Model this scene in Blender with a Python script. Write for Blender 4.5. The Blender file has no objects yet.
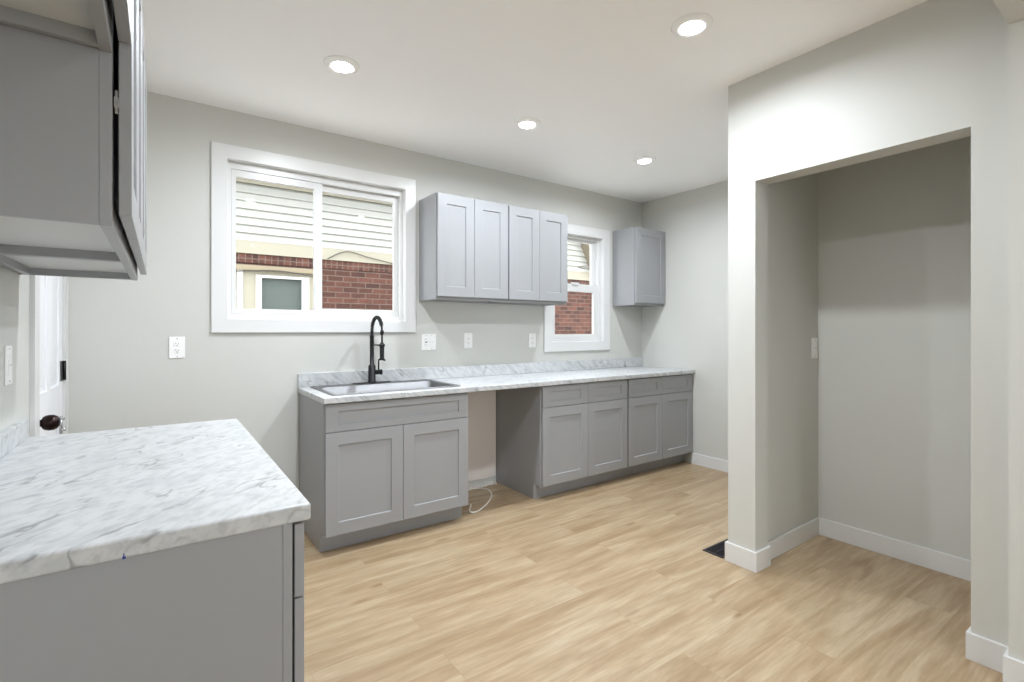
import bpy, bmesh, math, random
from mathutils import Vector, Matrix
random.seed(7)
S = bpy.context.scene
C = S.collection

# ---------------------------------------------------------------- camera, sky, exposure
cd = bpy.data.cameras.new('camera')
cd.sensor_width = 36; cd.lens = 36 * 494.055 / 1024
cd.shift_y = -(341 - 330.62) / 1024
cd.clip_start = 0.02
cam = bpy.data.objects.new('camera', cd); C.objects.link(cam)
cam.location = (0, 0, 1.2914)
cam.rotation_euler = (math.pi / 2, 0, -math.radians(35.4024))
S.camera = cam

W = bpy.data.worlds.new('overcast_sky'); S.world = W; W.use_nodes = True
wn = W.node_tree.nodes; wl = W.node_tree.links
bg = wn['Background']
g = wn.new('ShaderNodeTexGradient'); tc = wn.new('ShaderNodeTexCoord'); mp = wn.new('ShaderNodeMapping')
mp.inputs['Rotation'].default_value = (0, math.radians(90), 0)
cr = wn.new('ShaderNodeValToRGB')
cr.color_ramp.elements[0].color = (0.86, 0.91, 1.0, 1); cr.color_ramp.elements[1].color = (1.0, 1.0, 1.0, 1)
wl.new(tc.outputs['Generated'], mp.inputs['Vector']); wl.new(mp.outputs['Vector'], g.inputs['Vector'])
wl.new(g.outputs['Fac'], cr.inputs['Fac']); wl.new(cr.outputs['Color'], bg.inputs['Color'])
bg.inputs['Strength'].default_value = 3.6

S.view_settings.view_transform = 'Standard'
S.view_settings.look = 'None'
S.view_settings.exposure = 0.62
S.view_settings.gamma = 1.0
S.view_settings.use_curve_mapping = False
S.cycles.max_bounces = 14
S.cycles.diffuse_bounces = 8
S.cycles.transparent_max_bounces = 16
S.cycles.caustics_reflective = False
S.cycles.caustics_refractive = False

LAMP_W = 11.4        # power of each recessed ceiling light
LAMP_COL = (0.90, 0.975, 1.06)

# ---------------------------------------------------------------- key dimensions (metres)
D = 3.5186      # back wall
XL = -0.405     # left wall
XR = 4.212      # right wall
H = 2.6633      # ceiling
CT = 0.912      # countertop height
XP = 2.597      # alcove partition face

# ---------------------------------------------------------------- helpers
def srgb(r, g, b):
    f = lambda c: (c / 255 / 12.92) if c / 255 <= 0.04045 else ((c / 255 + 0.055) / 1.055) ** 2.4
    return (f(r), f(g), f(b), 1)

class MB:
    def __init__(s): s.bm = bmesh.new()
    def box(s, a, b):
        x0, y0, z0 = [min(p, q) for p, q in zip(a, b)]; x1, y1, z1 = [max(p, q) for p, q in zip(a, b)]
        v = [s.bm.verts.new(p) for p in ((x0,y0,z0),(x1,y0,z0),(x1,y1,z0),(x0,y1,z0),(x0,y0,z1),(x1,y0,z1),(x1,y1,z1),(x0,y1,z1))]
        for f in ((0,3,2,1),(4,5,6,7),(0,1,5,4),(1,2,6,5),(2,3,7,6),(3,0,4,7)):
            s.bm.faces.new([v[i] for i in f])
        return s
    def prism(s, pts, axis, a, b):
        """polygon pts in the two other axes, extruded along axis from a to b"""
        def P(u, w, t):
            return {'x': (t, u, w), 'y': (u, t, w), 'z': (u, w, t)}[axis]
        A = [s.bm.verts.new(P(u, w, a)) for u, w in pts]; B = [s.bm.verts.new(P(u, w, b)) for u, w in pts]
        n = len(pts)
        s.bm.faces.new(A); s.bm.faces.new(B[::-1])
        for i in range(n): s.bm.faces.new((A[i], B[i], B[(i+1) % n], A[(i+1) % n]))
        bmesh.ops.recalc_face_normals(s.bm, faces=s.bm.faces)
        return s
    def lathe(s, prof, c=(0,0,0), axis='z', n=32):
        """prof = [(r, t)...] revolved round axis through c"""
        rings = []
        for r, t in prof:
            ring = []
            for i in range(n):
                a = 2 * math.pi * i / n; u, w = r * math.cos(a), r * math.sin(a)
                p = {'z': (u, w, t), 'x': (t, u, w), 'y': (u, t, w)}[axis]
                ring.append(s.bm.verts.new([p[k] + c[k] for k in range(3)]))
            rings.append(ring)
        for A, B in zip(rings, rings[1:]):
            for i in range(n):
                f = s.bm.faces.new((A[i], A[(i+1) % n], B[(i+1) % n], B[i])); f.smooth = True
        for R in (rings[0], rings[-1]):
            s.bm.faces.new(R)
        bmesh.ops.recalc_face_normals(s.bm, faces=s.bm.faces)
        return s
    def tube(s, pts, r, n=12, closed=False):
        pts = [Vector(p) for p in pts]; rings = []
        up = None
        for i, p in enumerate(pts):
            t = (pts[min(i+1, len(pts)-1)] - pts[max(i-1, 0)]).normalized()
            if up is None:
                up = Vector((0, 0, 1)) if abs(t.z) < .9 else Vector((1, 0, 0))
            a = (up - t * up.dot(t)).normalized(); b = t.cross(a); up = a
            rr = r[i] if isinstance(r, (list, tuple)) else r
            rings.append([s.bm.verts.new(p + a * rr * math.cos(2*math.pi*k/n) + b * rr * math.sin(2*math.pi*k/n)) for k in range(n)])
        for A, B in zip(rings, rings[1:]):
            for k in range(n):
                f = s.bm.faces.new((A[k], A[(k+1) % n], B[(k+1) % n], B[k])); f.smooth = True
        s.bm.faces.new(rings[0]); s.bm.faces.new(rings[-1])
        bmesh.ops.recalc_face_normals(s.bm, faces=s.bm.faces)
        return s
    def obj(s, name, m, parent=None, bevel=0.0, seg=2, smooth=False):
        me = bpy.data.meshes.new(name); s.bm.to_mesh(me); s.bm.free()
        if m: me.materials.append(m)
        o = bpy.data.objects.new(name, me); C.objects.link(o)
        if parent: o.parent = parent
        if smooth:
            for p in me.polygons: p.use_smooth = True
        if bevel:
            b = o.modifiers.new('bevel', 'BEVEL'); b.width = bevel; b.segments = seg; b.limit_method = 'ANGLE'; b.angle_limit = math.radians(40)
            b.harden_normals = False
        return o

def empty(name, loc=(0,0,0), rz=0):
    o = bpy.data.objects.new(name, None); C.objects.link(o); o.location = loc; o.rotation_euler = (0, 0, rz)
    o.empty_display_size = .1
    return o
def tag(o, label, cat, group=None):
    o['label'] = label; o['category'] = cat
    if group: o['group'] = group
    return o
def struct(o):
    o['kind'] = 'structure'; return o
def dup(o, parent=None):
    c = o.copy(); C.objects.link(c)
    if parent: c.parent = parent
    for ch in list(o.children): dup(ch, c)
    return c

# ---------------------------------------------------------------- materials
def mat(name, col=(.5,.5,.5,1), rough=.5, metal=0, spec=.5, bump=0, bscale=300, var=0):
    m = bpy.data.materials.new(name); m.use_nodes = True
    n = m.node_tree.nodes; l = m.node_tree.links; p = n['Principled BSDF']
    p.inputs['Base Color'].default_value = col; p.inputs['Roughness'].default_value = rough
    p.inputs['Metallic'].default_value = metal; p.inputs['Specular IOR Level'].default_value = spec
    t = n.new('ShaderNodeTexCoord')
    if bump:
        nz = n.new('ShaderNodeTexNoise'); nz.inputs['Scale'].default_value = bscale; nz.inputs['Detail'].default_value = 3
        l.new(t.outputs['Object'], nz.inputs['Vector'])
        b = n.new('ShaderNodeBump'); b.inputs['Strength'].default_value = bump; b.inputs['Distance'].default_value = .002
        l.new(nz.outputs['Fac'], b.inputs['Height']); l.new(b.outputs['Normal'], p.inputs['Normal'])
    if var:
        nz = n.new('ShaderNodeTexNoise'); nz.inputs['Scale'].default_value = 3; nz.inputs['Detail'].default_value = 4
        l.new(t.outputs['Object'], nz.inputs['Vector'])
        mx = n.new('ShaderNodeMix'); mx.data_type = 'RGBA'
        mx.inputs['A'].default_value = tuple(c * (1 - var) for c in col[:3]) + (1,)
        mx.inputs['B'].default_value = tuple(min(1, c * (1 + var)) for c in col[:3]) + (1,)
        l.new(nz.outputs['Fac'], mx.inputs['Factor']); l.new(mx.outputs['Result'], p.inputs['Base Color'])
    return m

M_wall = mat('wall_paint', srgb(201, 201, 196), .55, bump=.06, bscale=220, var=.012)
M_ceil = mat('ceiling_paint', srgb(252, 252, 252), .6, bump=.05, bscale=180, var=.01)
M_trim = mat('white_trim_paint', srgb(217, 217, 216), .35, var=.01)
M_vinyl = mat('white_vinyl', srgb(216, 216, 215), .3, var=.006)
M_cab = mat('grey_cabinet_paint', srgb(151, 152, 154), .38, bump=.02, bscale=60, var=.012)
M_cabin = mat('cabinet_underside_laminate', srgb(200, 200, 198), .45, var=.012)
M_doorp = mat('white_door_paint', srgb(236, 237, 240), .35, var=.008)
M_drywall = mat('bare_drywall', srgb(226, 218, 212), .9, bump=.2, bscale=90, var=.03)
M_plate = mat('white_plastic', srgb(238, 238, 236), .3, var=.004)
M_dark = mat('dark_slot', srgb(40, 40, 40), .6, var=.05)
M_black = mat('matte_black_metal', srgb(22, 22, 24), .35, metal=.3, var=.05)
M_bronze = mat('dark_bronze', srgb(48, 36, 34), .28, metal=.85, var=.05)
M_chrome = mat('chrome', srgb(210, 210, 212), .15, metal=1, var=.01)
M_reg = mat('black_register_metal', srgb(30, 28, 32), .45, metal=.2, var=.05)
M_cable = mat('white_cable_plastic', srgb(226, 222, 214), .4, var=.02)
M_tape = mat('blue_tape', srgb(45, 60, 140), .6, var=.05)
M_lens = mat('lamp_diffuser', (1, 1, 1, 1), .5)
_p = M_lens.node_tree.nodes['Principled BSDF']
_p.inputs['Emission Color'].default_value = (1, 1, 1, 1); _p.inputs['Emission Strength'].default_value = 60

def steel(name):
    m = mat(name, srgb(138, 138, 139), .22, metal=1)
    n = m.node_tree.nodes; l = m.node_tree.links; p = n['Principled BSDF']
    t = n.new('ShaderNodeTexCoord'); q = n.new('ShaderNodeMapping'); q.inputs['Scale'].default_value = (3, 400, 400)
    z = n.new('ShaderNodeTexNoise'); z.inputs['Scale'].default_value = 1
    r = n.new('ShaderNodeMapRange'); r.inputs['To Min'].default_value = .46; r.inputs['To Max'].default_value = .58
    l.new(t.outputs['Object'], q.inputs['Vector']); l.new(q.outputs['Vector'], z.inputs['Vector'])
    l.new(z.outputs['Fac'], r.inputs['Value']); l.new(r.outputs['Result'], p.inputs['Roughness'])
    return m
M_steel = steel('brushed_stainless')

def glass(name, tint=(1, 1, 1, 1)):
    m = bpy.data.materials.new(name); m.use_nodes = True
    n = m.node_tree.nodes; l = m.node_tree.links; n.clear()
    o = n.new('ShaderNodeOutputMaterial'); mx = n.new('ShaderNodeMixShader'); t = n.new('ShaderNodeBsdfTransparent'); g = n.new('ShaderNodeBsdfGlossy')
    t.inputs['Color'].default_value = tint; g.inputs['Roughness'].default_value = .02
    f = n.new('ShaderNodeFresnel'); f.inputs['IOR'].default_value = 1.2
    ge = n.new('ShaderNodeNewGeometry'); iv = n.new('ShaderNodeMath'); iv.operation = 'SUBTRACT'; iv.inputs[0].default_value = 1
    l.new(ge.outputs['Backfacing'], iv.inputs[1])
    ml = n.new('ShaderNodeMath'); ml.operation = 'MULTIPLY'; l.new(f.outputs['Fac'], ml.inputs[0]); l.new(iv.outputs[0], ml.inputs[1])
    l.new(ml.outputs[0], mx.inputs['Fac']); l.new(t.outputs['BSDF'], mx.inputs[1]); l.new(g.outputs['BSDF'], mx.inputs[2]); l.new(mx.outputs['Shader'], o.inputs['Surface'])
    return m
M_glass = glass('window_glass', (.97, .98, .97, 1))

def marble(name, ang, tilt, seed):
    m = mat(name, (.8, .8, .8, 1), .32, spec=.5)
    n = m.node_tree.nodes; l = m.node_tree.links; p = n['Principled BSDF']
    t = n.new('ShaderNodeTexCoord')
    r = n.new('ShaderNodeMapping'); r.vector_type = 'TEXTURE'; r.inputs['Rotation'].default_value = (0, tilt, ang); r.inputs['Location'].default_value = (seed, seed * 1.7, seed * .6)
    l.new(t.outputs['Object'], r.inputs['Vector'])
    # gentle warp
    wz = n.new('ShaderNodeTexNoise'); wz.inputs['Scale'].default_value = 2.2; wz.inputs['Detail'].default_value = 3
    l.new(r.outputs['Vector'], wz.inputs['Vector'])
    wa = n.new('ShaderNodeVectorMath'); wa.operation = 'MULTIPLY_ADD'; wa.inputs[1].default_value = (.010, .010, .010)
    l.new(wz.outputs['Color'], wa.inputs[0]); l.new(r.outputs['Vector'], wa.inputs[2])
    def streak(scale, det, lo, hi, stretch):
        q = n.new('ShaderNodeMapping'); q.inputs['Scale'].default_value = stretch
        l.new(wa.outputs['Vector'], q.inputs['Vector'])
        z = n.new('ShaderNodeTexNoise'); z.inputs['Scale'].default_value = scale; z.inputs['Detail'].default_value = det; z.inputs['Roughness'].default_value = .6
        l.new(q.outputs['Vector'], z.inputs['Vector'])
        k = n.new('ShaderNodeMapRange'); k.interpolation_type = 'SMOOTHSTEP'
        k.inputs['From Min'].default_value = lo; k.inputs['From Max'].default_value = hi
        l.new(z.outputs['Fac'], k.inputs['Value']); return k.outputs['Result']
    def vein(scale, width, stretch, off):
        q = n.new('ShaderNodeMapping'); q.inputs['Scale'].default_value = stretch; q.inputs['Location'].default_value = (off, off, off)
        l.new(wa.outputs['Vector'], q.inputs['Vector'])
        z = n.new('ShaderNodeTexNoise'); z.inputs['Scale'].default_value = scale; z.inputs['Detail'].default_value = 2; z.inputs['Roughness'].default_value = .45
        l.new(q.outputs['Vector'], z.inputs['Vector'])
        a = n.new('ShaderNodeMath'); a.operation = 'SUBTRACT'; a.inputs[1].default_value = .5; l.new(z.outputs['Fac'], a.inputs[0])
        b = n.new('ShaderNodeMath'); b.operation = 'ABSOLUTE'; l.new(a.outputs[0], b.inputs[0])
        k = n.new('ShaderNodeMapRange'); k.interpolation_type = 'SMOOTHSTEP'; k.inputs['From Min'].default_value = 0; k.inputs['From Max'].default_value = width
        k.inputs['To Min'].default_value = 1; k.inputs['To Max'].default_value = 0
        l.new(b.outputs[0], k.inputs['Value']); return k.outputs['Result']
    s1 = streak(1, 4, .42, .70, (.55, 20, 20))
    s2 = streak(1, 3, .44, .68, (.9, 48, 48))
    v1 = vein(1, .03, (.22, 15, 15), 4.0)
    gate = streak(1, 2, .46, .66, (.9, 11, 11))
    gm = n.new('ShaderNodeMath'); gm.operation = 'MULTIPLY'; l.new(v1, gm.inputs[0]); l.new(gate, gm.inputs[1])
    def mixc(fac, a, b, k):
        ml = n.new('ShaderNodeMath'); ml.operation = 'MULTIPLY'; ml.inputs[1].default_value = k; l.new(fac, ml.inputs[0])
        x = n.new('ShaderNodeMix'); x.data_type = 'RGBA'; l.new(ml.outputs[0], x.inputs['Factor'])
        if isinstance(a, tuple): x.inputs['A'].default_value = a
        else: l.new(a, x.inputs['A'])
        x.inputs['B'].default_value = b; return x.outputs['Result']
    c = mixc(s1, srgb(198, 199, 200), srgb(164, 168, 170), .50)
    c = mixc(s2, c, srgb(158, 160, 162), .55)
    c = mixc(gm.outputs[0], c, srgb(112, 113, 114), .75)
    l.new(c, p.inputs['Base Color'])
    return m
M_marbleL = marble('marble_laminate_left', math.radians(50), math.radians(-28), 1.3)
M_marbleB = marble('marble_laminate_back', math.radians(20), math.radians(38), 4.1)

def wood_floor():
    m = mat('light_oak_planks', (.6, .5, .4, 1), .36, spec=.45)
    n = m.node_tree.nodes; l = m.node_tree.links; p = n['Principled BSDF']
    t = n.new('ShaderNodeTexCoord')
    off = n.new('ShaderNodeMapping'); off.inputs['Location'].default_value = (.32, .07, 0); l.new(t.outputs['Object'], off.inputs['Vector'])
    br = n.new('ShaderNodeTexBrick'); br.offset = .37; br.offset_frequency = 2
    br.inputs['Color1'].default_value = (0, 0, 0, 1); br.inputs['Color2'].default_value = (1, 1, 1, 1); br.inputs['Mortar'].default_value = (.5, .5, .5, 1)
    br.inputs['Scale'].default_value = 1; br.inputs['Mortar Size'].default_value = .0011; br.inputs['Mortar Smooth'].default_value = .3
    br.inputs['Brick Width'].default_value = 1.24; br.inputs['Row Height'].default_value = .184; br.inputs['Bias'].default_value = 0
    l.new(off.outputs['Vector'], br.inputs['Vector'])
    # per plank shift of the grain
    sh = n.new('ShaderNodeVectorMath'); sh.operation = 'MULTIPLY_ADD'; sh.inputs[1].default_value = (17, 31, 9)
    l.new(br.outputs['Color'], sh.inputs[0]); l.new(t.outputs['Object'], sh.inputs[2])
    def nz(scale, det, rough, dist=0):
        q = n.new('ShaderNodeMapping'); q.inputs['Scale'].default_value = scale; l.new(sh.outputs['Vector'], q.inputs['Vector'])
        z = n.new('ShaderNodeTexNoise'); z.inputs['Scale'].default_value = 1; z.inputs['Detail'].default_value = det; z.inputs['Roughness'].default_value = rough; z.inputs['Distortion'].default_value = dist
        l.new(q.outputs['Vector'], z.inputs['Vector']); return z.outputs['Fac']
    broad = nz((1.3, 11, 1), 5, .6, .8); fine = nz((7, 90, 1), 4, .65); mid = nz((3.2, 34, 1), 4, .6, .6)
    rp = n.new('ShaderNodeValToRGB'); e = rp.color_ramp.elements
    e[0].position = .30; e[0].color = srgb(153, 128, 97); e[1].position = .68; e[1].color = srgb(186, 168, 141)
    k = e.new(.50); k.color = srgb(172, 151, 122)
    l.new(broad, rp.inputs['Fac'])
    def ov(fac, lo, hi, colA, colB, base, amt):
        r = n.new('ShaderNodeMapRange'); r.inputs['From Min'].default_value = lo; r.inputs['From Max'].default_value = hi; l.new(fac, r.inputs['Value'])
        x = n.new('ShaderNodeMix'); x.data_type = 'RGBA'; x.inputs['A'].default_value = colA; x.inputs['B'].default_value = colB; l.new(r.outputs['Result'], x.inputs['Factor'])
        y = n.new('ShaderNodeMix'); y.data_type = 'RGBA'; y.blend_type = 'MULTIPLY'; y.inputs['Factor'].default_value = amt
        l.new(base, y.inputs['A']); l.new(x.outputs['Result'], y.inputs['B']); return y.outputs['Result']
    c = ov(mid, .3, .7, (.80, .76, .70, 1), (1.08, 1.08, 1.09, 1), rp.outputs['Color'], .65)
    c = ov(fine, .3, .7, (.80, .77, .73, 1), (1.08, 1.08, 1.08, 1), c, .7)
    c = ov(br.outputs['Color'], 0, 1, (.965, .96, .955, 1), (1.03, 1.03, 1.035, 1), c, .9)
    # knots
    q = n.new('ShaderNodeMapping'); q.inputs['Scale'].default_value = (1.15, 4.0, 1); l.new(sh.outputs['Vector'], q.inputs['Vector'])
    vo = n.new('ShaderNodeTexVoronoi'); vo.voronoi_dimensions = '2D'; vo.inputs['Scale'].default_value = 1; vo.inputs['Randomness'].default_value = 1; l.new(q.outputs['Vector'], vo.inputs['Vector'])
    kr = n.new('ShaderNodeMapRange'); kr.interpolation_type = 'SMOOTHSTEP'; kr.inputs['From Min'].default_value = .015; kr.inputs['From Max'].default_value = .085; kr.inputs['To Min'].default_value = .8; kr.inputs['To Max'].default_value = 0
    l.new(vo.outputs['Distance'], kr.inputs['Value'])
    kg = n.new('ShaderNodeSeparateColor'); l.new(vo.outputs['Color'], kg.inputs[0])
    kt = n.new('ShaderNodeMapRange'); kt.inputs['From Min'].default_value = .35; kt.inputs['From Max'].default_value = .9; l.new(kg.outputs[0], kt.inputs['Value'])
    kv = n.new('ShaderNodeMath'); kv.operation = 'MULTIPLY'; l.new(kr.outputs['Result'], kv.inputs[0]); l.new(kt.outputs['Result'], kv.inputs[1])
    kx = n.new('ShaderNodeMix'); kx.data_type = 'RGBA'; kx.inputs['B'].default_value = srgb(132, 100, 70); l.new(c, kx.inputs['A']); l.new(kv.outputs[0], kx.inputs['Factor'])
    # seams
    sx = n.new('ShaderNodeMix'); sx.data_type = 'RGBA'; sx.inputs['B'].default_value = srgb(140, 112, 84); l.new(kx.outputs['Result'], sx.inputs['A'])
    sf = n.new('ShaderNodeMath'); sf.operation = 'MULTIPLY'; sf.inputs[1].default_value = .38; l.new(br.outputs['Fac'], sf.inputs[0]); l.new(sf.outputs[0], sx.inputs['Factor'])
    l.new(sx.outputs['Result'], p.inputs['Base Color'])
    b = n.new('ShaderNodeBump'); b.inputs['Strength'].default_value = .12; b.inputs['Distance'].default_value = .002
    l.new(fine, b.inputs['Height']); l.new(b.outputs['Normal'], p.inputs['Normal'])
    return m
M_floor = wood_floor()

def brick(name, soldier=False):
    m = mat(name, (.3, .1, .08, 1), .9)
    n = m.node_tree.nodes; l = m.node_tree.links; p = n['Principled BSDF']
    t = n.new('ShaderNodeTexCoord'); sp = n.new('ShaderNodeSeparateXYZ'); cb = n.new('ShaderNodeCombineXYZ')
    l.new(t.outputs['Object'], sp.inputs[0])
    ad = n.new('ShaderNodeMath'); l.new(sp.outputs['X'], ad.inputs[0]); l.new(sp.outputs['Y'], ad.inputs[1])
    l.new(ad.outputs[0], cb.inputs['X']); l.new(sp.outputs['Z'], cb.inputs['Y'])
    br = n.new('ShaderNodeTexBrick'); br.offset = 0 if soldier else .5
    br.inputs['Color1'].default_value = srgb(60, 37, 30); br.inputs['Color2'].default_value = srgb(94, 58, 46); br.inputs['Mortar'].default_value = srgb(104, 88, 80)
    br.inputs['Scale'].default_value = 1; br.inputs['Mortar Size'].default_value = .006
    br.inputs['Brick Width'].default_value = .075 if soldier else .21; br.inputs['Row Height'].default_value = .30 if soldier else .075
    l.new(cb.outputs[0], br.inputs['Vector'])
    z = n.new('ShaderNodeTexNoise'); z.inputs['Scale'].default_value = 9; l.new(cb.outputs[0], z.inputs['Vector'])
    y = n.new('ShaderNodeMix'); y.data_type = 'RGBA'; y.blend_type = 'MULTIPLY'; y.inputs['Factor'].default_value = .4
    r = n.new('ShaderNodeValToRGB'); r.color_ramp.elements[0].position = .3; r.color_ramp.elements[0].color = (.5, .5, .55, 1); r.color_ramp.elements[1].position = .65; r.color_ramp.elements[1].color = (1.1, 1.1, 1.1, 1)
    l.new(z.outputs['Fac'], r.inputs['Fac']); l.new(br.outputs['Color'], y.inputs['A']); l.new(r.outputs['Color'], y.inputs['B']); l.new(y.outputs['Result'], p.inputs['Base Color'])
    b = n.new('ShaderNodeBump'); b.invert = True; b.inputs['Strength'].default_value = .5; b.inputs['Distance'].default_value = .01
    l.new(br.outputs['Fac'], b.inputs['Height']); l.new(b.outputs['Normal'], p.inputs['Normal'])
    return m
M_brick = brick('red_brick'); M_soldier = brick('soldier_brick', True)
M_siding = mat('white_siding', srgb(166, 166, 160), .6, var=.01)
M_cream = mat('cream_trim_paint', srgb(150, 145, 129), .6, var=.02)
M_lintel = mat('tan_lintel', srgb(140, 128, 106), .7, var=.03)
M_blind = mat('grey_blind', srgb(74, 82, 78), .5, bump=.1, bscale=20, var=.08)
M_rake = mat('beige_rake', srgb(130, 121, 104), .7, var=.03)
M_roof = mat('brown_shingle', srgb(96, 84, 74), .95, bump=.6, bscale=40, var=.1)
M_wire = mat('grey_wire', srgb(70, 66, 62), .6, var=.05)
M_bounce_ground = mat('pale_bounce_ground', srgb(205, 203, 198), .95, bump=.8, bscale=60, var=.2)  # unseen ground, made pale to bounce daylight up to the ceiling

# ---------------------------------------------------------------- room shell
T = .14
struct(MB().box((XL - .2, -3.4, -.05), (XR + .2, D + T, 0)).obj('floor', M_floor))
struct(MB().box((XL - .2, -3.4, H), (XR + .2, D + T, H + .06)).obj('ceiling', M_ceil))

WIN1 = (.325, 1.513, 1.354, 2.367)
WIN2 = (2.933, 3.625, 1.177, 2.2225)
def wall_with_holes(name, x0, x1, y0, y1, z0, z1, holes, m):
    """wall in the xz plane with rectangular holes (xa, xb, za, zb)"""
    b = MB(); xs = sorted({x0, x1} | {h[0] for h in holes} | {h[1] for h in holes})
    for a, c in zip(xs, xs[1:]):
        hs = [h for h in holes if h[0] <= a + 1e-6 and h[1] >= c - 1e-6]
        if not hs: b.box((a, y0, z0), (c, y1, z1))
        else:
            h = hs[0]; b.box((a, y0, z0), (c, y1, h[2])); b.box((a, y0, h[3]), (c, y1, z1))
    bmesh.ops.remove_doubles(b.bm, verts=b.bm.verts, dist=1e-5)
    # drop the inner faces shared by neighbouring blocks
    seen = {}
    for f in list(b.bm.faces):
        k = tuple(sorted(v.index for v in f.verts)) if False else frozenset(f.verts)
        seen.setdefault(k, []).append(f)
    kill = [f for fs in seen.values() if len(fs) > 1 for f in fs]
    if kill: bmesh.ops.delete(b.bm, geom=kill, context='FACES_ONLY')
    return struct(b.obj(name, m))
wall_with_holes('wall_back', XL - .2, XR + .2, D, D + T, 0, H, [WIN1, WIN2], M_wall)
DO = (2.665, 3.462, 2.10)      # door opening in the left wall: y0, y1, top
b = MB()
b.box((XL - T, -3.3, 0), (XL, DO[0], H)); b.box((XL - T, DO[1], 0), (XL, D, H)); b.box((XL - T, DO[0], DO[2]), (XL, DO[1], H))
struct(b.obj('wall_left', M_wall))
struct(MB().box((XR, 1.4, 0), (XR + T, D, H)).obj('wall_right', M_wall))
wall_with_holes('wall_front', XL - T, XR + T, -3.4, -3.3, 0, H, [(-.1, 2.3, .25, 2.2)], M_wall)  # hole cut for the added fill window
# alcove partition: stub, header, near stub, side wall, back wall
PY0, PO0, PO1, PZ, PT = 1.5587, 1.4031, .5384, 2.0945, .128
b = MB()
b.box((XP, PO0, 0), (XP + PT, PY0, H)); b.box((XP, PO1, PZ), (XP + PT, PO0, H)); b.box((XP, .30, 0), (XP + PT, PO1, H))
struct(b.obj('wall_partition', M_wall))
struct(MB().box((XP + PT, 1.436, 0), (XR, PY0, H)).obj('wall_alcove_far', M_wall))
struct(MB().box((3.409, .5054, 0), (3.52, 1.436, H)).obj('wall_alcove_back', M_wall))
struct(MB().box((XP + PT, .38, 0), (3.52, .5054, H)).obj('wall_alcove_near', M_wall))
# cased opening the camera stands in
b = MB()
b.box((2.52, .28, 0), (XP, .42, H)); b.box((XL, .28, 2.409), (2.52, .42, H))
struct(b.obj('wall_opening', M_wall))
struct(MB().box((2.52, -3.3, 0), (2.62, .28, H)).obj('wall_dining', M_wall))

# baseboards
def bb(name, segs, h=.105, t=.013):
    """segs: list of boxes given as (x0,y0,x1,y1)"""
    b = MB()
    for x0, y0, x1, y1 in segs: b.box((x0, y0, 0), (x1, y1, h))
    return struct(b.obj(name, M_trim, bevel=.0015))
t = .013
bb('baseboard_right', [(XR - t, PY0 + t, XR, 2.90)])
bb('baseboard_partition', [(XP - t, PO0 - t, XP, PY0 + t), (XP, PO0 - t, XP + PT + t, PO0), (XP, PY0, XR - t, PY0 + t)])
bb('baseboard_alcove_far', [(XP + PT + t, 1.436 - t, 3.409 - t, 1.436)])
bb('baseboard_alcove_back', [(3.409 - t, .5054 + t, 3.409, 1.436)])
bb('baseboard_alcove_near', [(XP + PT, .5054, 3.409, .5054 + t)])
bb('baseboard_stub', [(XP - t, .433, XP, PO1 + t), (XP, PO1, XP + PT, PO1 + t)])
bb('baseboard_opening', [(2.52 - t, .28, 2.52, .433), (2.52, .42, XP, .433)])
bb('baseboard_back', [(XL + .0, D - t, .755, D)])
bb('baseboard_left', [(XL, 2.43, XL + t, 2.573)])
bb('baseboard_dining', [(2.52 - t, -3.3, 2.52, .28), (XL, -3.3, 2.5, -3.3 + t)])

# bare drywall patch in the dishwasher bay
struct(MB().box((1.715, D - .013, .055), (2.322, D, .872)).obj('trim_1', M_drywall))

# ---------------------------------------------------------------- windows
def ring_frame(b, x0, x1, z0, z1, y0, y1, wl_, wr, wb, wt):
    """rectangular frame as one closed ring"""
    bm = b.bm
    def R_(xa, xb, za, zb, y): return [bm.verts.new(p) for p in ((xa, y, za), (xb, y, za), (xb, y, zb), (xa, y, zb))]
    O = R_(x0, x1, z0, z1, y0); I = R_(x0 + wl_, x1 - wr, z0 + wb, z1 - wt, y0)
    I2 = R_(x0 + wl_, x1 - wr, z0 + wb, z1 - wt, y1); O2 = R_(x0, x1, z0, z1, y1)
    for P, Q in ((O, I), (I, I2), (I2, O2), (O2, O)):
        for i in range(4): bm.faces.new((P[i], P[(i+1) % 4], Q[(i+1) % 4], Q[i]))
    bmesh.ops.recalc_face_normals(bm, faces=bm.faces)
    return b
def casing(parent, x0, x1, z0, z1, w):
    return ring_frame(MB(), x0, x1, z0, z1, D - .018, D, w, w, w, w).obj('casing', M_trim, parent, bevel=.0015)
def frame(name, parent, x0, x1, z0, z1, y0, y1, wl_, wr, wb, wt, m=None):
    return ring_frame(MB(), x0, x1, z0, z1, y0, y1, wl_, wr, wb, wt).obj(name, m or M_vinyl, parent, bevel=.002)
w1 = struct(empty('window_1', (0, 0, 0)))
casing(w1, .2499, 1.5884, 1.2789, 2.4416, .085)
frame('jamb_liner', w1, .325, 1.513, 1.354, 2.367, D - .001, D + .055, .012, .012, .012, .012, M_trim)
frame('outer_frame', w1, .337, 1.501, 1.366, 2.355, D + .03, D + .11, .022, .022, .03, .045)
sl = frame('sash', w1, .36, .912, 1.397, 2.309, D + .036, D + .062, .027, .055, .034, .045)
MB().box((.385, D + .048, 1.430), (.858, D + .052, 2.266)).obj('pane', M_glass, sl)
MB().box((.857, D + .028, 1.56), (.868, D + .036, 1.62)).box((.855, D + .022, 1.575), (.862, D + .03, 1.605)).obj('latch', M_vinyl, sl, bevel=.001)
MB().box((.857, D + .028, 2.06), (.866, D + .036, 2.10)).obj('latch', M_vinyl, sl, bevel=.001)
sr = frame('sash', w1, .87, 1.479, 1.397, 2.309, D + .068, D + .094, .046, .034, .048, .045)
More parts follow.
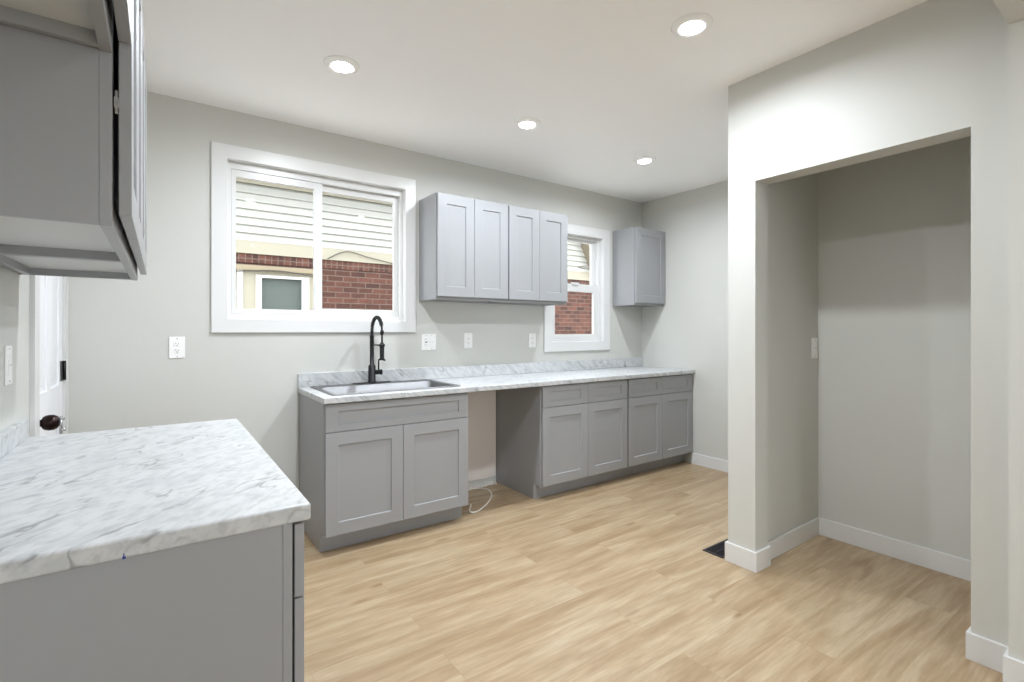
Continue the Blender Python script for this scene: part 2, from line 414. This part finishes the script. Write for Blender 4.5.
MB().box((.914, D + .08, 1.443), (1.447, D + .084, 2.266)).obj('pane', M_glass, sr)

w2 = struct(empty('window_2', (0, 0, 0)))
casing(w2, 2.8528, 3.7046, 1.0969, 2.3025, .09)
frame('jamb_liner', w2, 2.933, 3.625, 1.177, 2.2225, D - .001, D + .055, .012, .012, .012, .012, M_trim)
frame('outer_frame', w2, 2.945, 3.613, 1.189, 2.2105, D + .03, D + .12, .03, .03, .025, .02)
lo = frame('sash', w2, 2.975, 3.583, 1.214, 1.745, D + .038, D + .066, .048, .048, .042, .075)
MB().box((3.02, D + .050, 1.252), (3.538, D + .054, 1.672)).obj('pane', M_glass, lo)
MB().box((3.23, D + .026, 1.735), (3.32, D + .046, 1.757)).obj('latch', M_vinyl, lo, bevel=.002)
up = frame('sash', w2, 2.975, 3.583, 1.69, 2.1905, D + .074, D + .102, .048, .048, .05, .03)
MB().box((3.02, D + .086, 1.737), (3.538, D + .09, 2.163)).obj('pane', M_glass, up)

w3 = struct(empty('added_fill_window', (0, -3.35, 0)))  # unseen window, added to let in fill daylight from behind the camera
b = MB(); ring_frame(b, -.1, 2.3, .25, 2.2, -.05, .05, .06, .06, .06, .06).obj('outer_frame', M_vinyl, w3, bevel=.002)
MB().box((1.07, -.04, .31), (1.13, .04, 2.14)).obj('mullion', M_vinyl, w3)
MB().box((-.04, -.003, .31), (1.07, .003, 2.14)).obj('pane', M_glass, w3); MB().box((1.13, -.003, .31), (2.24, .003, 2.14)).obj('pane', M_glass, w3)

# ---------------------------------------------------------------- left entry door
d1 = struct(empty('door_1', (XL, 0, 0)))
b = MB()
cw = .085
b.box((0, DO[0] - cw, 0), (.016, DO[0], DO[2] + cw)); b.box((0, DO[1], 0), (.004, D - .0005, DO[2] + cw)); b.box((0, DO[0], DO[2]), (.016, DO[1], DO[2] + cw))
b.obj('casing', M_trim, d1, bevel=.0015)
b = MB()
b.box((-T, DO[0], 0), (0, DO[0] + .016, DO[2])); b.box((-T, DO[1] - .016, 0), (0, DO[1], DO[2])); b.box((-T, DO[0] + .016, DO[2] - .016), (0, DO[1] - .016, DO[2]))
b.obj('jamb', M_trim, d1)
# six panel slab facing +x
b = MB(); y0, y1 = DO[0] + .019, DO[1] - .019; zt = DO[2] - .02
b.box((-.052, y0, .012), (-.022, y1, zt))
st = .105; mid = (y0 + y1) / 2
for a, c in ((y0, y0 + st), (mid - .05, mid + .05), (y1 - st, y1)): b.box((-.022, a, .012), (-.012, c, zt))
rails = [(.012, .24), (.80, 1.02), (1.62, 1.74), (zt - .13, zt)]
for z0, z1 in rails:
    b.box((-.022, y0 + st, z0), (-.0122, mid - .05, z1)); b.box((-.022, mid + .05, z0), (-.0122, y1 - st, z1))
for (z0, z1) in ((.24, .80), (1.02, 1.62), (1.74, zt - .13)):
    for a, c in ((y0 + st, mid - .05), (mid + .05, y1 - st)):
        b.box((-.022, a + .028, z0 + .028), (-.0155, c - .028, z1 - .028))
slab = b.obj('slab', M_doorp, d1, bevel=.003)
MB().lathe([(.001, 0), (.031, 0), (.033, .004), (.028, .009), (.015, .012), (.014, .018), (.024, .022), (.030, .030), (.0325, .042), (.0315, .056), (.025, .068), (.014, .075), (.001, .077)], c=(-.012, DO[0] + .10, .912), axis='x').obj('knob', M_bronze, d1)
for z in (.22, 1.085, 1.90):
    b = MB(); b.box((-.012, DO[1] - .085, z - .050), (-.0085, DO[1] + .0, z + .050)); b.tube([(-.004, DO[1] - .019, z - .05), (-.004, DO[1] - .019, z + .05)], .0075)
    b.obj('hinge', M_black, d1)
b = MB(); b.tube([(-.006, 3.36, .77), (-.006, 3.36, .86)], .006); b.tube([(-.006, 3.36, .79), (.010, 3.355, .79)], .008); b.tube([(-.006, 3.36, .845), (.006, 3.355, .845)], .007)
b.obj('door_stop', M_chrome, d1)

# ---------------------------------------------------------------- cabinets (local frame: front faces -y, x = width, z up, y = 0 at the door's front)
def shaker(x0, x1, z0, z1, y0=0.0, th=.020, rail=.073, rec=.008, railz=None):
    railz = railz or rail
    b = MB()
    b.box((x0, y0 + rec, z0), (x1, y0 + th, z1))
    b.bm.free(); b.bm = bmesh.new()
    bm = b.bm
    def ring(xa, xb, za, zb, y): return [bm.verts.new(p) for p in ((xa, y, za), (xb, y, za), (xb, y, zb), (xa, y, zb))]
    B = ring(x0, x1, z0, z1, y0 + th); F = ring(x0, x1, z0, z1, y0)
    I = ring(x0 + rail, x1 - rail, z0 + railz, z1 - railz, y0)
    c = .0025
    K = ring(x0 + rail + c, x1 - rail - c, z0 + railz + c, z1 - railz - c, y0 + rec)
    for P, Q in ((B, F), (F, I), (I, K)):
        for i in range(4): bm.faces.new((P[i], P[(i+1) % 4], Q[(i+1) % 4], Q[i]))
    bm.faces.new(K); bm.faces.new(B[::-1])
    bmesh.ops.recalc_face_normals(bm, faces=bm.faces)
    return b

def hinge_part(parent, x, z, y):
    return MB().box((x + .001, y - .001, z - .010), (x + .004, y + .0065, z + .010)).box((x + .002, y + .001, z - .022), (x + .003, y + .005, z + .022)).obj('hinge', M_chrome, parent, bevel=.001)

def wall_cabinet(w, h, dep, doors, gap=.003, edge=.006, side_gap=.006):
    """dep = body depth behind the door fronts; front of doors at y=0"""
    r = empty('wall_cabinet')
    y0 = .020 + gap
    b = MB(); s = .0015
    b.box((s, y0 + .019, s), (.016, dep, h)); b.box((w - .016, y0 + .019, s), (w - s, dep, h))
    b.box((.016, y0 + .019, h - .016), (w - .016, dep, h)); b.box((.016, dep - .012, 0.025), (w - .016, dep, h - .016))
    b.box((.016, dep - .03, s), (w - .016, dep - .012, .025))
    b.obj('carcass', M_cab, r, bevel=.0008)
    MB().box((.0162, y0 + .0192, .026), (w - .0162, dep - .0122, .040)).obj('bottom_panel', M_cabin, r)
    f = MB(); fs = .038
    f.box((0, y0, 0), (fs, y0 + .019, h)); f.box((w - fs, y0, 0), (w, y0 + .019, h))
    f.box((fs, y0, 0), (w - fs, y0 + .019, .040)); f.box((fs, y0, h - .04), (w - fs, y0 + .019, h))
    if doors == 2: f.box((w/2 - .02, y0, .04), (w/2 + .02, y0 + .019, h - .04))
    f.obj('face_frame', M_cab, r, bevel=.0008)
    dw = (w - 2 * side_gap) / doors
    for i in range(doors):
        a = side_gap + i * dw + (.0015 if i else 0); c = side_gap + (i + 1) * dw - (.0015 if i < doors - 1 else 0)
        shaker(a, c, .024, h - edge).obj('door', M_cab, r, bevel=.0012)
    return r

def base_cabinet(w, h, dep, doors=2, drawers=2, gap=.003, left_panel=True, side_gap=.010):
    r = empty('base_cabinet')
    y0 = .020 + gap; tk = .112; rc = .085
    b = MB(); yb = dep
    prof = [(y0 + .019, h), (y0 + .019, tk), (y0 + rc, tk), (y0 + rc, 0), (yb, 0), (yb, h)]
    b.prism(prof, 'x', .0015, .017); b.prism(prof, 'x', w - .017, w - .0015)
    b.box((.017, y0 + .019, tk), (w - .017, yb, tk + .014)); b.box((.017, yb - .01, tk), (w - .017, yb, h))
    b.obj('carcass', M_cab, r, bevel=.0008)
    MB().box((.0002, y0 + rc - .006, 0), (w - .0002, y0 + rc - .0002, tk - .001)).obj('toe_kick', M_cab, r)
    f = MB(); fs = .04
    f.box((0, y0, tk - .008), (fs, y0 + .019, h)); f.box((w - fs, y0, tk - .008), (w, y0 + .019, h))
    f.box((fs, y0, tk - .008), (w - fs, y0 + .019, tk + .03)); f.box((fs, y0, h - .03), (w - fs, y0 + .019, h)); f.box((fs, y0, .69), (w - fs, y0 + .019, .73))
    if doors == 2: f.box((w/2 - .02, y0, tk + .03), (w/2 + .02, y0 + .019, .69 if drawers == 1 else h - .03))
    f.obj('face_frame', M_cab, r, bevel=.0008)
    def split(n, z0, z1, name, rail):
        dw = (w - 2 * side_gap) / n
        for i in range(n):
            a = side_gap + i * dw + (.0015 if i else 0); c = side_gap + (i + 1) * dw - (.0015 if i < n - 1 else 0)
            shaker(a, c, z0, z1, railz=rail).obj(name, M_cab, r, bevel=.0012)
    split(doors, .1165, .7065, 'door', .073)
    split(drawers, .711, h - .008, 'drawer_front', .042)
    return r

UC = 'grey shaker wall cabinets'
BC = 'grey shaker base cabinets'
# back wall uppers
ydep = D - 3.2085
c = wall_cabinet(.6276, .7772, ydep, 2); c.location = (1.6207, 3.2085, 1.5173)
tag(c, 'grey two-door wall cabinet hung directly right of the large sliding window', 'cabinet', UC)
cB = dup(c); cB.location = (1.6207 + .6286, 3.2085, 1.5173)
tag(cB, 'grey two-door wall cabinet overlapping the left side of the small window', 'cabinet', UC)
cR = wall_cabinet(4.2105 - 3.757, .765, ydep, 1); cR.location = (3.757, 3.2085, 1.5405)
tag(cR, 'single-door grey wall cabinet in the far right corner beyond the small window', 'cabinet', UC)
# left wall uppers: front faces +x
FX = -.045; ldep = FX - XL
def turn(o, x, y, z): o.location = (x, y, z); o.rotation_euler = (0, 0, math.pi / 2)
u1 = wall_cabinet(.6175, .777, ldep, 2, gap=.009, side_gap=.003); turn(u1, FX, 1.187, 1.487)
tag(u1, 'large foreground grey wall cabinet at upper left, its dark side panel facing the viewer', 'cabinet', UC)
for zz in (.235, .70):
    h_ = hinge_part(u1, .001, zz, .0205)
u2 = dup(u1); turn(u2, FX, 1.187 + .6185, 1.487)
tag(u2, 'grey wall cabinet nearest the white entry door, only its underside showing behind the foreground one', 'cabinet', UC)
u3 = wall_cabinet(.757, .454, ldep, 2, gap=.009, side_gap=.003); turn(u3, FX, .428, 1.810)
tag(u3, 'short grey wall cabinet mounted higher, cut off by the top left corner', 'cabinet', UC)
# base run on the back wall
CF = 2.8895; bd = D - .0135 - CF
CH = CT - .035
def named(o, label, g=BC): tag(o, label, 'cabinet', g); return o
sbw = .944
sb = base_cabinet(sbw, CH, D - .014 - CF, 2, 1, side_gap=.006); sb.name = 'sink_base_cabinet'; sb.location = (.754, CF, 0)
named(sb, 'grey sink base cabinet with one wide false drawer over two doors, below the black faucet')
k1 = base_cabinet(.952, CH, D - .002 - CF); k1.location = (2.330, CF, 0)
named(k1, 'grey base cabinet right of the empty dishwasher gap, with two drawers over two doors')
k2 = base_cabinet(XR - .001 - 3.2825, CH, D - .002 - CF, side_gap=.008); k2.location = (3.2825, CF, 0)
named(k2, 'last grey base cabinet of the back run, against the right wall')
# left base run
LF = .257; lbd = LF - XL - .001
l1 = base_cabinet(.632, CH, lbd, gap=.005, side_gap=.003); turn(l1, LF, 1.146, 0)
named(l1, 'foreground grey base cabinet at lower left with plain side panel facing the viewer')
l2 = dup(l1); turn(l2, LF, 1.146 + .6325, 0)
named(l2, 'grey base cabinet under the far half of the left marble countertop')

# ---------------------------------------------------------------- countertops
ct = empty('countertop', (0, 0, 0))
tag(ct, 'long white marble-look countertop along the back wall, with sink cut into it', 'countertop', None)
SX0, SX1, SY0, SY1 = .835, 1.650, 2.965, 3.385    # cut-out
x0, x1, y0, y1 = .744, XR - .0005, 2.866, D - .0005
b = MB()
bm = b.bm
def grid_slab(bm, xs, ys, z0, z1, hole):
    V = {}
    for zi, z in enumerate((z0, z1)):
        for i, x in enumerate(xs):
            for j, y in enumerate(ys): V[i, j, zi] = bm.verts.new((x, y, z))
    n, m_ = len(xs) - 1, len(ys) - 1
    solid = lambda i, j: 0 <= i < n and 0 <= j < m_ and (i, j) != hole
    for i in range(n):
        for j in range(m_):
            if not solid(i, j): continue
            bm.faces.new((V[i,j,1], V[i+1,j,1], V[i+1,j+1,1], V[i,j+1,1])); bm.faces.new((V[i,j,0], V[i,j+1,0], V[i+1,j+1,0], V[i+1,j,0]))
            if not solid(i-1, j): bm.faces.new((V[i,j,0], V[i,j,1], V[i,j+1,1], V[i,j+1,0]))
            if not solid(i+1, j): bm.faces.new((V[i+1,j,0], V[i+1,j+1,0], V[i+1,j+1,1], V[i+1,j,1]))
            if not solid(i, j-1): bm.faces.new((V[i,j,0], V[i+1,j,0], V[i+1,j,1], V[i,j,1]))
            if not solid(i, j+1): bm.faces.new((V[i,j+1,0], V[i,j+1,1], V[i+1,j+1,1], V[i+1,j+1,0]))
grid_slab(bm, [x0, SX0, SX1, x1], [y0, SY0, SY1, y1], CT - .0345, CT, (1, 1))
b.obj('slab', M_marbleB, ct, bevel=.004, seg=3)
MB().box((.744, D - .0205, CT + .0003), (XR - .0005, D - .0005, CT + .094)).obj('backsplash', M_marbleB, ct, bevel=.003)

cl = empty('countertop', (0, 0, 0))
tag(cl, 'foreground marble-look countertop at lower left, grey veins and empty surface', 'countertop', None)
MB().box((XL + .0005, 1.138, CT - .0348), (.2685, 2.424, CT + .0015)).obj('slab', M_marbleL, cl, bevel=.005, seg=3)
MB().box((XL + .0005, 1.138, CT + .0018), (XL + .0225, 2.424, CT + .068)).obj('backsplash', M_marbleL, cl, bevel=.003)
MB().box((-.057, 1.1368, CT - .0345), (-.052, 1.1379, CT - .030)).box((-.0555, 1.1366, CT - .033), (-.0538, 1.1379, CT - .0245)).obj('tape_mark', M_tape, cl)['label'] = 'tiny blue tape mark on the front edge'

# ---------------------------------------------------------------- sink
sk = empty('sink', (1.243, 3.21, CT))
tag(sk, 'stainless steel single bowl drop-in sink in the back countertop', 'sink')
bm = bmesh.new()
def rrect(x0, x1, y0, y1, r, z, n=6):
    out = []
    for cx, cy, a0 in ((x1 - r, y1 - r, 0), (x0 + r, y1 - r, 90), (x0 + r, y0 + r, 180), (x1 - r, y0 + r, 270)):
        for i in range(n + 1):
            a = math.radians(a0 + 90 * i / n); out.append((cx + r * math.cos(a) - 1.243, cy + r * math.sin(a) - 3.21, z))
    return out
R = [rrect(.812, 1.674, 2.938, 3.490, .030, 0.0004), rrect(.814, 1.672, 2.940, 3.488, .030, .006), rrect(.838, 1.648, 2.964, 3.400, .045, .006),
     rrect(.842, 1.644, 2.968, 3.380, .045, .001), rrect(.845, 1.641, 2.971, 3.379, .055, -.12), rrect(.872, 1.614, 2.998, 3.352, .05, -.185), rrect(1.20, 1.29, 3.14, 3.23, .04, -.192)]
VR = [[bm.verts.new(p) for p in q] for q in R]
for A, B in zip(VR, VR[1:]):
    n = len(A)
    for i in range(n):
        f = bm.faces.new((A[i], A[(i+1) % n], B[(i+1) % n], B[i])); f.smooth = True
bm.faces.new(VR[-1])
bmesh.ops.recalc_face_normals(bm, faces=bm.faces)
q = MB(); q.bm.free(); q.bm = bm
bo = q.obj('basin', M_steel, sk)
sm = bo.modifiers.new('thickness', 'SOLIDIFY'); sm.thickness = .0012; sm.offset = 0
MB().lathe([(.001, -.1905), (.040, -.1905), (.044, -.186), (.030, -.188), (.001, -.1885)], c=(.002, -.025, 0)).obj('drain', M_chrome, sk)

# ---------------------------------------------------------------- faucet
fx, fy, fz = 1.222, 3.437, CT + .0075
fa = empty('faucet', (fx, fy, fz))
tag(fa, 'matte black spring-neck pull-down faucet standing behind the steel sink', 'faucet')
q = MB(); q.bm.free(); bm = bmesh.new()
pl = []
for z, s in ((0, 1), (.004, 1), (.0065, .95)):
    ring = []
    for i in range(32):
        a = 2 * math.pi * i / 32; ring.append(bm.verts.new(((.102 + .038 * 1) * s * (abs(math.cos(a)) ** .7) * math.copysign(1, math.cos(a)), .028 * s * math.sin(a), z)))
    pl.append(ring)
for A, B in zip(pl, pl[1:]):
    for i in range(32): bm.faces.new((A[i], A[(i+1) % 32], B[(i+1) % 32], B[i]))
bm.faces.new(pl[0]); bm.faces.new(pl[-1]); bmesh.ops.recalc_face_normals(bm, faces=bm.faces)
q.bm = bm; q.obj('deck_plate', M_black, fa)
MB().lathe([(.001, .006), (.029, .006), (.029, .012), (.0255, .016), (.0255, .122), (.021, .128), (.0145, .132), (.0145, .325), (.0165, .328), (.0165, .338), (.001, .339)]).obj('column', M_black, fa)
# arch path: up, over towards -y, down
path = []
zc, ry, rz = .368, .098, .096
path.append((0, 0, .335)); path.append((0, 0, .352))
for i in range(0, 25):
    a = math.pi * i / 24
    path.append((0, -ry + ry * math.cos(a), zc + rz * math.sin(a)))
arch_end = len(path)
path += [(0, -2 * ry, .35), (0, -2 * ry, .29)]
MB().tube(path, .0065, 12).obj('hose', M_black, fa)
# coil spring around the arch
def resample(p, k):
    p = [Vector(v) for v in p]; L = [0]
    for a, c in zip(p, p[1:]): L.append(L[-1] + (c - a).length)
    out = []
    for i in range(k + 1):
        s = L[-1] * i / k; j = max(m for m in range(len(L)) if L[m] <= s + 1e-9); j = min(j, len(p) - 2)
        u = (s - L[j]) / (L[j+1] - L[j]); out.append((p[j].lerp(p[j+1], u), (p[j+1] - p[j]).normalized()))
    return out
turns = 30; per = 14
rs = resample(path[:arch_end - 3], turns * per)
co = []
for i, (pt, tn) in enumerate(rs):
    a = 2 * math.pi * i / per; ax = Vector((1, 0, 0)); ay = tn.cross(ax).normalized()
    co.append(pt + ax * .0112 * math.cos(a) + ay * .0112 * math.sin(a))
MB().tube(co, .0026, 6).obj('spring', M_black, fa)
MB().lathe([(.001, 0), (.0125, 0), (.0125, .025), (.009, .030), (.001, .031)], c=(0, -2 * ry, .345)).obj('collar', M_black, fa)
sh = MB().lathe([(.001, .172), (.014, .172), (.0175, .175), (.0175, .186), (.0142, .189), (.0150, .195), (.0155, .275), (.013, .285), (.009, .292), (.001, .294)], c=(0, -2 * ry, 0)).obj('spray_head', M_black, fa)
MB().tube([(0, -2 * ry, .177), (.014, -2 * ry - .022, .172)], .006).obj('trigger', M_black, sh)
b = MB().tube([(0, -.012, .272), (0, -2 * ry + .014, .272)], .0048)
b.lathe([(.0145, .263), (.020, .263), (.020, .281), (.0145, .281)], c=(0, -2 * ry, 0))
b.obj('docking_arm', M_black, fa)
b = MB().tube([(.018, 0, .076), (.058, -.010, .076)], .0165)
b.tube([(.056, -.010, .076), (.070, -.012, .076)], .0195)
hd = b.obj('valve', M_black, fa)
MB().tube([(.044, -.012, .085), (.044, -.016, .168)], [.006, .005]).tube([(.044, -.016, .162), (.056, -.030, .170)], .0065).obj('handle', M_black, fa)

# ---------------------------------------------------------------- wall plates
def outlet(name, x, z, gangs, kinds, y=D):
    r = empty(name, (x, y, z))
    w = .078 if gangs == 1 else .124; hh = .127
    MB().box((-w/2, -.006, -hh/2), (w/2, -.0003, hh/2)).obj('plate', M_plate, r, bevel=.0025)
    for i, k in enumerate(kinds):
        ox = 0 if gangs == 1 else (-.023, .023)[i]
        if k == 'duplex':
            for s in (-1, 1):
                o = MB().box((ox - .016, -.0085, s * .0195 - .0145), (ox + .016, -.0055, s * .0195 + .0145)).obj('receptacle', M_plate, r, bevel=.003)
                b = MB(); b.box((ox - .0075, -.0089, s*.0195), (ox - .005, -.0084, s*.0195 + .009)); b.box((ox + .005, -.0089, s*.0195), (ox + .0075, -.0084, s*.0195 + .007)); b.lathe([(.0005, -.0089), (.0028, -.0089), (.0028, -.0084)], c=(ox, 0, s*.0195 - .007), axis='y', n=10)
                b.obj('slots', M_dark, o)
        else:
            o = MB().box((ox - .0165, -.0085, -.034), (ox + .0165, -.0055, .034)).obj('rocker', M_plate, r, bevel=.002)
            b = MB()
            if k == 'gfci':
                for s in (-1, 1):
                    b.box((ox - .0075, -.0089, s*.021 - .002), (ox - .005, -.0084, s*.021 + .006)); b.box((ox + .005, -.0089, s*.021 - .002), (ox + .0075, -.0084, s*.021 + .005))
                b.box((ox - .01, -.0089, -.004), (ox + .01, -.0084, .004)); b.obj('slots', M_dark, o)
            else:
                b.box((ox - .0165, -.0087, -.0006), (ox + .0165, -.0083, .0006)); b.obj('rocker_seam', M_dark, o)
        MB().lathe([(.0005, -.0068), (.003, -.0068), (.003, -.0058)], c=(ox, 0, .0525), axis='y', n=10).obj('screw', M_chrome, r)
        MB().lathe([(.0005, -.0068), (.003, -.0068), (.003, -.0058)], c=(ox, 0, -.0525), axis='y', n=10).obj('screw', M_chrome, r)
    return r
G = 'wall plates above the counters'
tag(outlet('wall_outlet', .078, 1.192, 1, ['duplex']), 'white duplex outlet plate below left of the large window', 'outlet', G)
tag(outlet('wall_outlet', 1.702, 1.202, 2, ['gfci', 'rocker']), 'white double-gang plate beside the large window, nearest the faucet', 'outlet', G)
tag(outlet('wall_outlet', 2.057, 1.208, 1, ['duplex']), 'narrow white outlet plate just right of the double-gang plate, under the wall cabinets', 'outlet', G)
tag(outlet('wall_outlet', 2.722, 1.204, 1, ['duplex']), 'narrow white outlet plate just left of the small window casing', 'outlet', G)
s1 = outlet('light_switch', 3.357, 1.182, 1, ['rocker'], y=1.436); tag(s1, 'white rocker switch on the side wall inside the alcove', 'switch')
s2 = outlet('light_switch', 0, 1.18, 1, ['rocker']); s2.location = (XL, 2.245, 1.18); s2.rotation_euler = (0, 0, math.pi / 2)
tag(s2, 'white rocker switch on the left wall above the marble counter, near the entry door', 'switch')

# ---------------------------------------------------------------- recessed lights
def can_light():
    r = empty('ceiling_light')
    MB().lathe([(.051, -.009), (.056, -.014), (.070, -.011), (.086, -.004), (.089, -.0003), (.051, -.0003)], n=48).obj('trim_ring', M_ceil, r)
    MB().lathe([(.001, -.019), (.025, -.0182), (.042, -.0155), (.0505, -.011), (.0505, -.0015), (.001, -.0015)], n=48).obj('diffuser', M_lens, r)
    ld = bpy.data.lights.new('lamp', 'AREA'); ld.shape = 'DISK'; ld.size = .10; ld.spread = math.radians(168); ld.energy = LAMP_W; ld.color = LAMP_COL
    lo = bpy.data.objects.new('lamp', ld); C.objects.link(lo); lo.parent = r; lo.location = (0, 0, -.022)
    return r
L0 = can_light()
spots = [((.762, 2.588), 'round recessed ceiling light in front of the large sliding window, farthest left'),
         ((1.976, 2.605), 'round recessed ceiling light second from left, in front of the grey wall cabinets'),
         ((1.945, 1.342), 'round recessed ceiling light closest to the viewer, near the alcove wall'),
         ((3.169, 2.62), 'round recessed ceiling light farthest back, by the right corner'),
         ((.762, 1.342), 'round recessed ceiling light over the near end of the left counter'),
         ((1.2, -1.6), 'added fill light on the ceiling of the unseen room behind the viewer')]  # last entry added as fill in the unseen room, no known fixture
for i, ((x, y), lab) in enumerate(spots):
    o = L0 if i == 0 else dup(L0)
    o.location = (x, y, H); tag(o, lab, 'light', 'recessed ceiling lights')

# ---------------------------------------------------------------- floor register
fr = empty('floor_register', (2.593, 1.590, 0))
tag(fr, 'black metal floor vent beside the alcove partition', 'vent')
b = MB(); LX, LY = .30, .128
b.box((0, 0, .0005), (LX, .014, .005)); b.box((0, LY - .014, .0005), (LX, LY, .005)); b.box((0, .014, .0005), (.014, LY - .014, .005)); b.box((LX - .014, .014, .0005), (LX, LY - .014, .005))
b.obj('frame', M_reg, fr, bevel=.001)
b = MB()
for i in range(22): b.box((.018 + i * .0123, .014, .001), (.022 + i * .0123, LY - .014, .0042))
b.box((.014, LY/2 - .002, .001), (LX - .014, LY/2 + .002, .0044))
b.obj('louvre_grille', M_reg, fr)
MB().box((.014, .014, .0003), (LX - .014, LY - .014, .0009)).obj('damper', M_dark, fr)

# ---------------------------------------------------------------- cable and scraps in the dishwasher bay
pts = [(1.73, 3.43, .006), (1.90, 3.44, .006), (2.03, 3.455, .006), (2.12, 3.44, .006), (2.155, 3.38, .006), (2.13, 3.28, .006), (2.05, 3.17, .006), (1.95, 3.08, .006), (1.86, 3.02, .006), (1.80, 3.01, .006), (1.79, 3.04, .012), (1.83, 3.09, .02), (1.86, 3.14, .012)]
def smooth(p, k=8):
    p = [Vector(v) for v in p]; out = []
    for i in range(len(p) - 1):
        a, b_, c_, d_ = p[max(i-1, 0)], p[i], p[i+1], p[min(i+2, len(p)-1)]
        for s in range(k):
            t_ = s / k; out.append(.5 * ((2*b_) + (c_-a)*t_ + (2*a-5*b_+4*c_-d_)*t_**2 + (3*b_-a-3*c_+d_)*t_**3))
    return out + [p[-1]]
tag(MB().tube(smooth(pts), .0052, 8).obj('cable', M_cable), 'loose white electrical cable curled on the floor of the dishwasher gap', 'cable')
b = MB(); bm = b.bm
prev = None; N = 40
rows = []
for i in range(N + 1):
    x = 1.73 + (2.31 - 1.73) * i / N
    zz = .005 + .014 * random.random(); yy = 3.492 - .028 * random.random()
    rows.append([bm.verts.new((x, D - .002, .0008)), bm.verts.new((x, yy - .012, .0008)), bm.verts.new((x, yy, zz)), bm.verts.new((x, D - .002, zz + .008 * random.random()))])
for A, B in zip(rows, rows[1:]):
    for k in range(4): bm.faces.new((A[k], A[(k+1) % 4], B[(k+1) % 4], B[k]))
bm.faces.new(rows[0]); bm.faces.new(rows[-1]); bmesh.ops.recalc_face_normals(bm, faces=bm.faces)
o = b.obj('plaster_scraps', mat('white_plaster', srgb(214, 210, 204), .9, bump=.5, bscale=120, var=.05))
tag(o, 'ragged white plaster crumbs along the wall foot in the dishwasher gap', 'plaster'); o['kind'] = 'stuff'

# ---------------------------------------------------------------- outside: neighbour's house
NY = 7.0; BZ = 2.262; SZ = 2.42; TZ = 3.14
nh = empty('neighbour_house', (2.5, NY, -.5))
tag(nh, 'brick and white-sided house seen through both kitchen windows', 'house')
def P_(b, name, m, parent=nh, **k):
    o = b.obj(name, m, None, **k)
    o.parent = parent
    off = Vector((2.5, NY, -.5))
    o.data.transform(Matrix.Translation(-off))
    return o
b = MB()
wx0, wx1, wz0, wz1 = .55, 1.69, 1.02, 2.06
for a in ((-3, wx0, -.5, BZ), (wx1, 7.35, -.5, BZ), (wx0, wx1, -.5, wz0), (wx0, wx1, wz1, BZ)):
    b.box((a[0], NY, a[2]), (a[1], NY + .2, a[3]))
P_(b, 'brick_wall', M_brick)
P_(MB().box((-3, NY - .015, BZ - .115), (7.35, NY - .0005, BZ)), 'soldier_course', M_soldier)
P_(MB().box((wx0 - .1, NY - .05, wz1 - .005), (wx1 + .06, NY - .001, wz1 + .055)), 'lintel', M_lintel)
P_(MB().box((-3, NY - .04, BZ), (6.93, NY + .2, SZ)), 'band_board', M_cream)
# lap siding
b = MB(); z = SZ; p = .1
while z < TZ - .001:
    z1 = min(z + p, TZ)
    xe = 6.90 - (z - SZ) * .50
    b.prism([(NY - .045, z), (NY - .010, z1), (NY + .2, z1), (NY + .2, z)], 'x', -3, xe)
    z = z1
P_(b, 'siding', M_siding)
P_(MB().box((-3, NY - .05, TZ), (6.45, NY + .2, TZ + .14)), 'frieze_board', M_cream)
P_(MB().prism([(6.40, 3.30), (6.62, 3.30), (6.99, 2.36), (6.86, 2.36)], 'y', NY - .22, NY + .25), 'rake_board', M_rake)
P_(MB().prism([(NY - .45, 3.27), (NY - .45, 3.40), (NY + 2.2, 4.5), (NY + 4.6, 3.3), (NY + 4.6, 3.27)], 'x', -3.1, 6.60), 'roof', M_roof)
P_(MB().box((-3, NY + .2, -.5), (-2.8, NY + 4.2, 3.27)).box((6.2, NY + .2, -.5), (6.4, NY + 4.2, 3.27)).box((-3, NY + 4, -.5), (6.4, NY + 4.2, 3.27)), 'rear_walls', M_siding)
P_(MB().tube([(6.965, NY - .06, -.4), (6.965, NY - .06, 3.0)], .035), 'downspout', M_wire)
# window unit in the brick
P_(MB().box((wx0, NY + .01, wz0), (.775, NY + .1, wz1)).box((.835, NY + .01, wz0), (.99, NY + .1, wz1)).box((1.62, NY + .01, wz0), (wx1, NY + .1, wz1)).box((.99, NY + .01, wz1 - .06), (1.62, NY + .1, wz1)), 'window_surround', M_cream)
b = MB(); b.box((.985, NY - .005, wz0), (1.05, NY + .06, wz1 - .06)); b.box((1.54, NY - .005, wz0), (1.625, NY + .06, wz1 - .06)); b.box((1.05, NY - .005, wz1 - .09), (1.54, NY + .06, wz1 - .06)); b.box((1.05, NY - .005, wz0), (1.54, NY + .06, wz0 + .06))
b.box((.775, NY - .005, wz0), (.838, NY + .06, wz1))
nw = P_(b, 'window_frame', M_vinyl)
o = P_(MB().box((1.05, NY + .055, wz0 + .06), (1.54, NY + .075, wz1 - .09)), 'pane', M_blind, nw)
# utility wires
def wire(pts, lab):
    tag(MB().tube(smooth(pts, 6), .007, 6).obj('utility_wire', M_wire), lab, 'wire', 'wires outside the windows')
wire([(.55, 6.93, 2.00), (1.15, 6.93, 2.06), (1.55, 6.93, 2.03), (1.85, 6.93, 1.96)], 'thin dark wire sagging across the neighbour house window')
wire([(1.85, 6.93, 2.27), (2.11, 6.93, 2.39), (2.45, 6.93, 2.33), (3.1, 6.93, 2.24), (4.2, 6.93, 2.2)], 'thin dark wire running over the cream band above the brick')
wire([(6.93, 6.70, 2.55), (6.25, 6.70, 2.46), (6.93, 6.70, 2.42)], 'thin dark wire bent to a point, seen through the small window')
struct(MB().box((-20, -25, -.56), (25, 30, -.5)).obj('ground', M_bounce_ground))
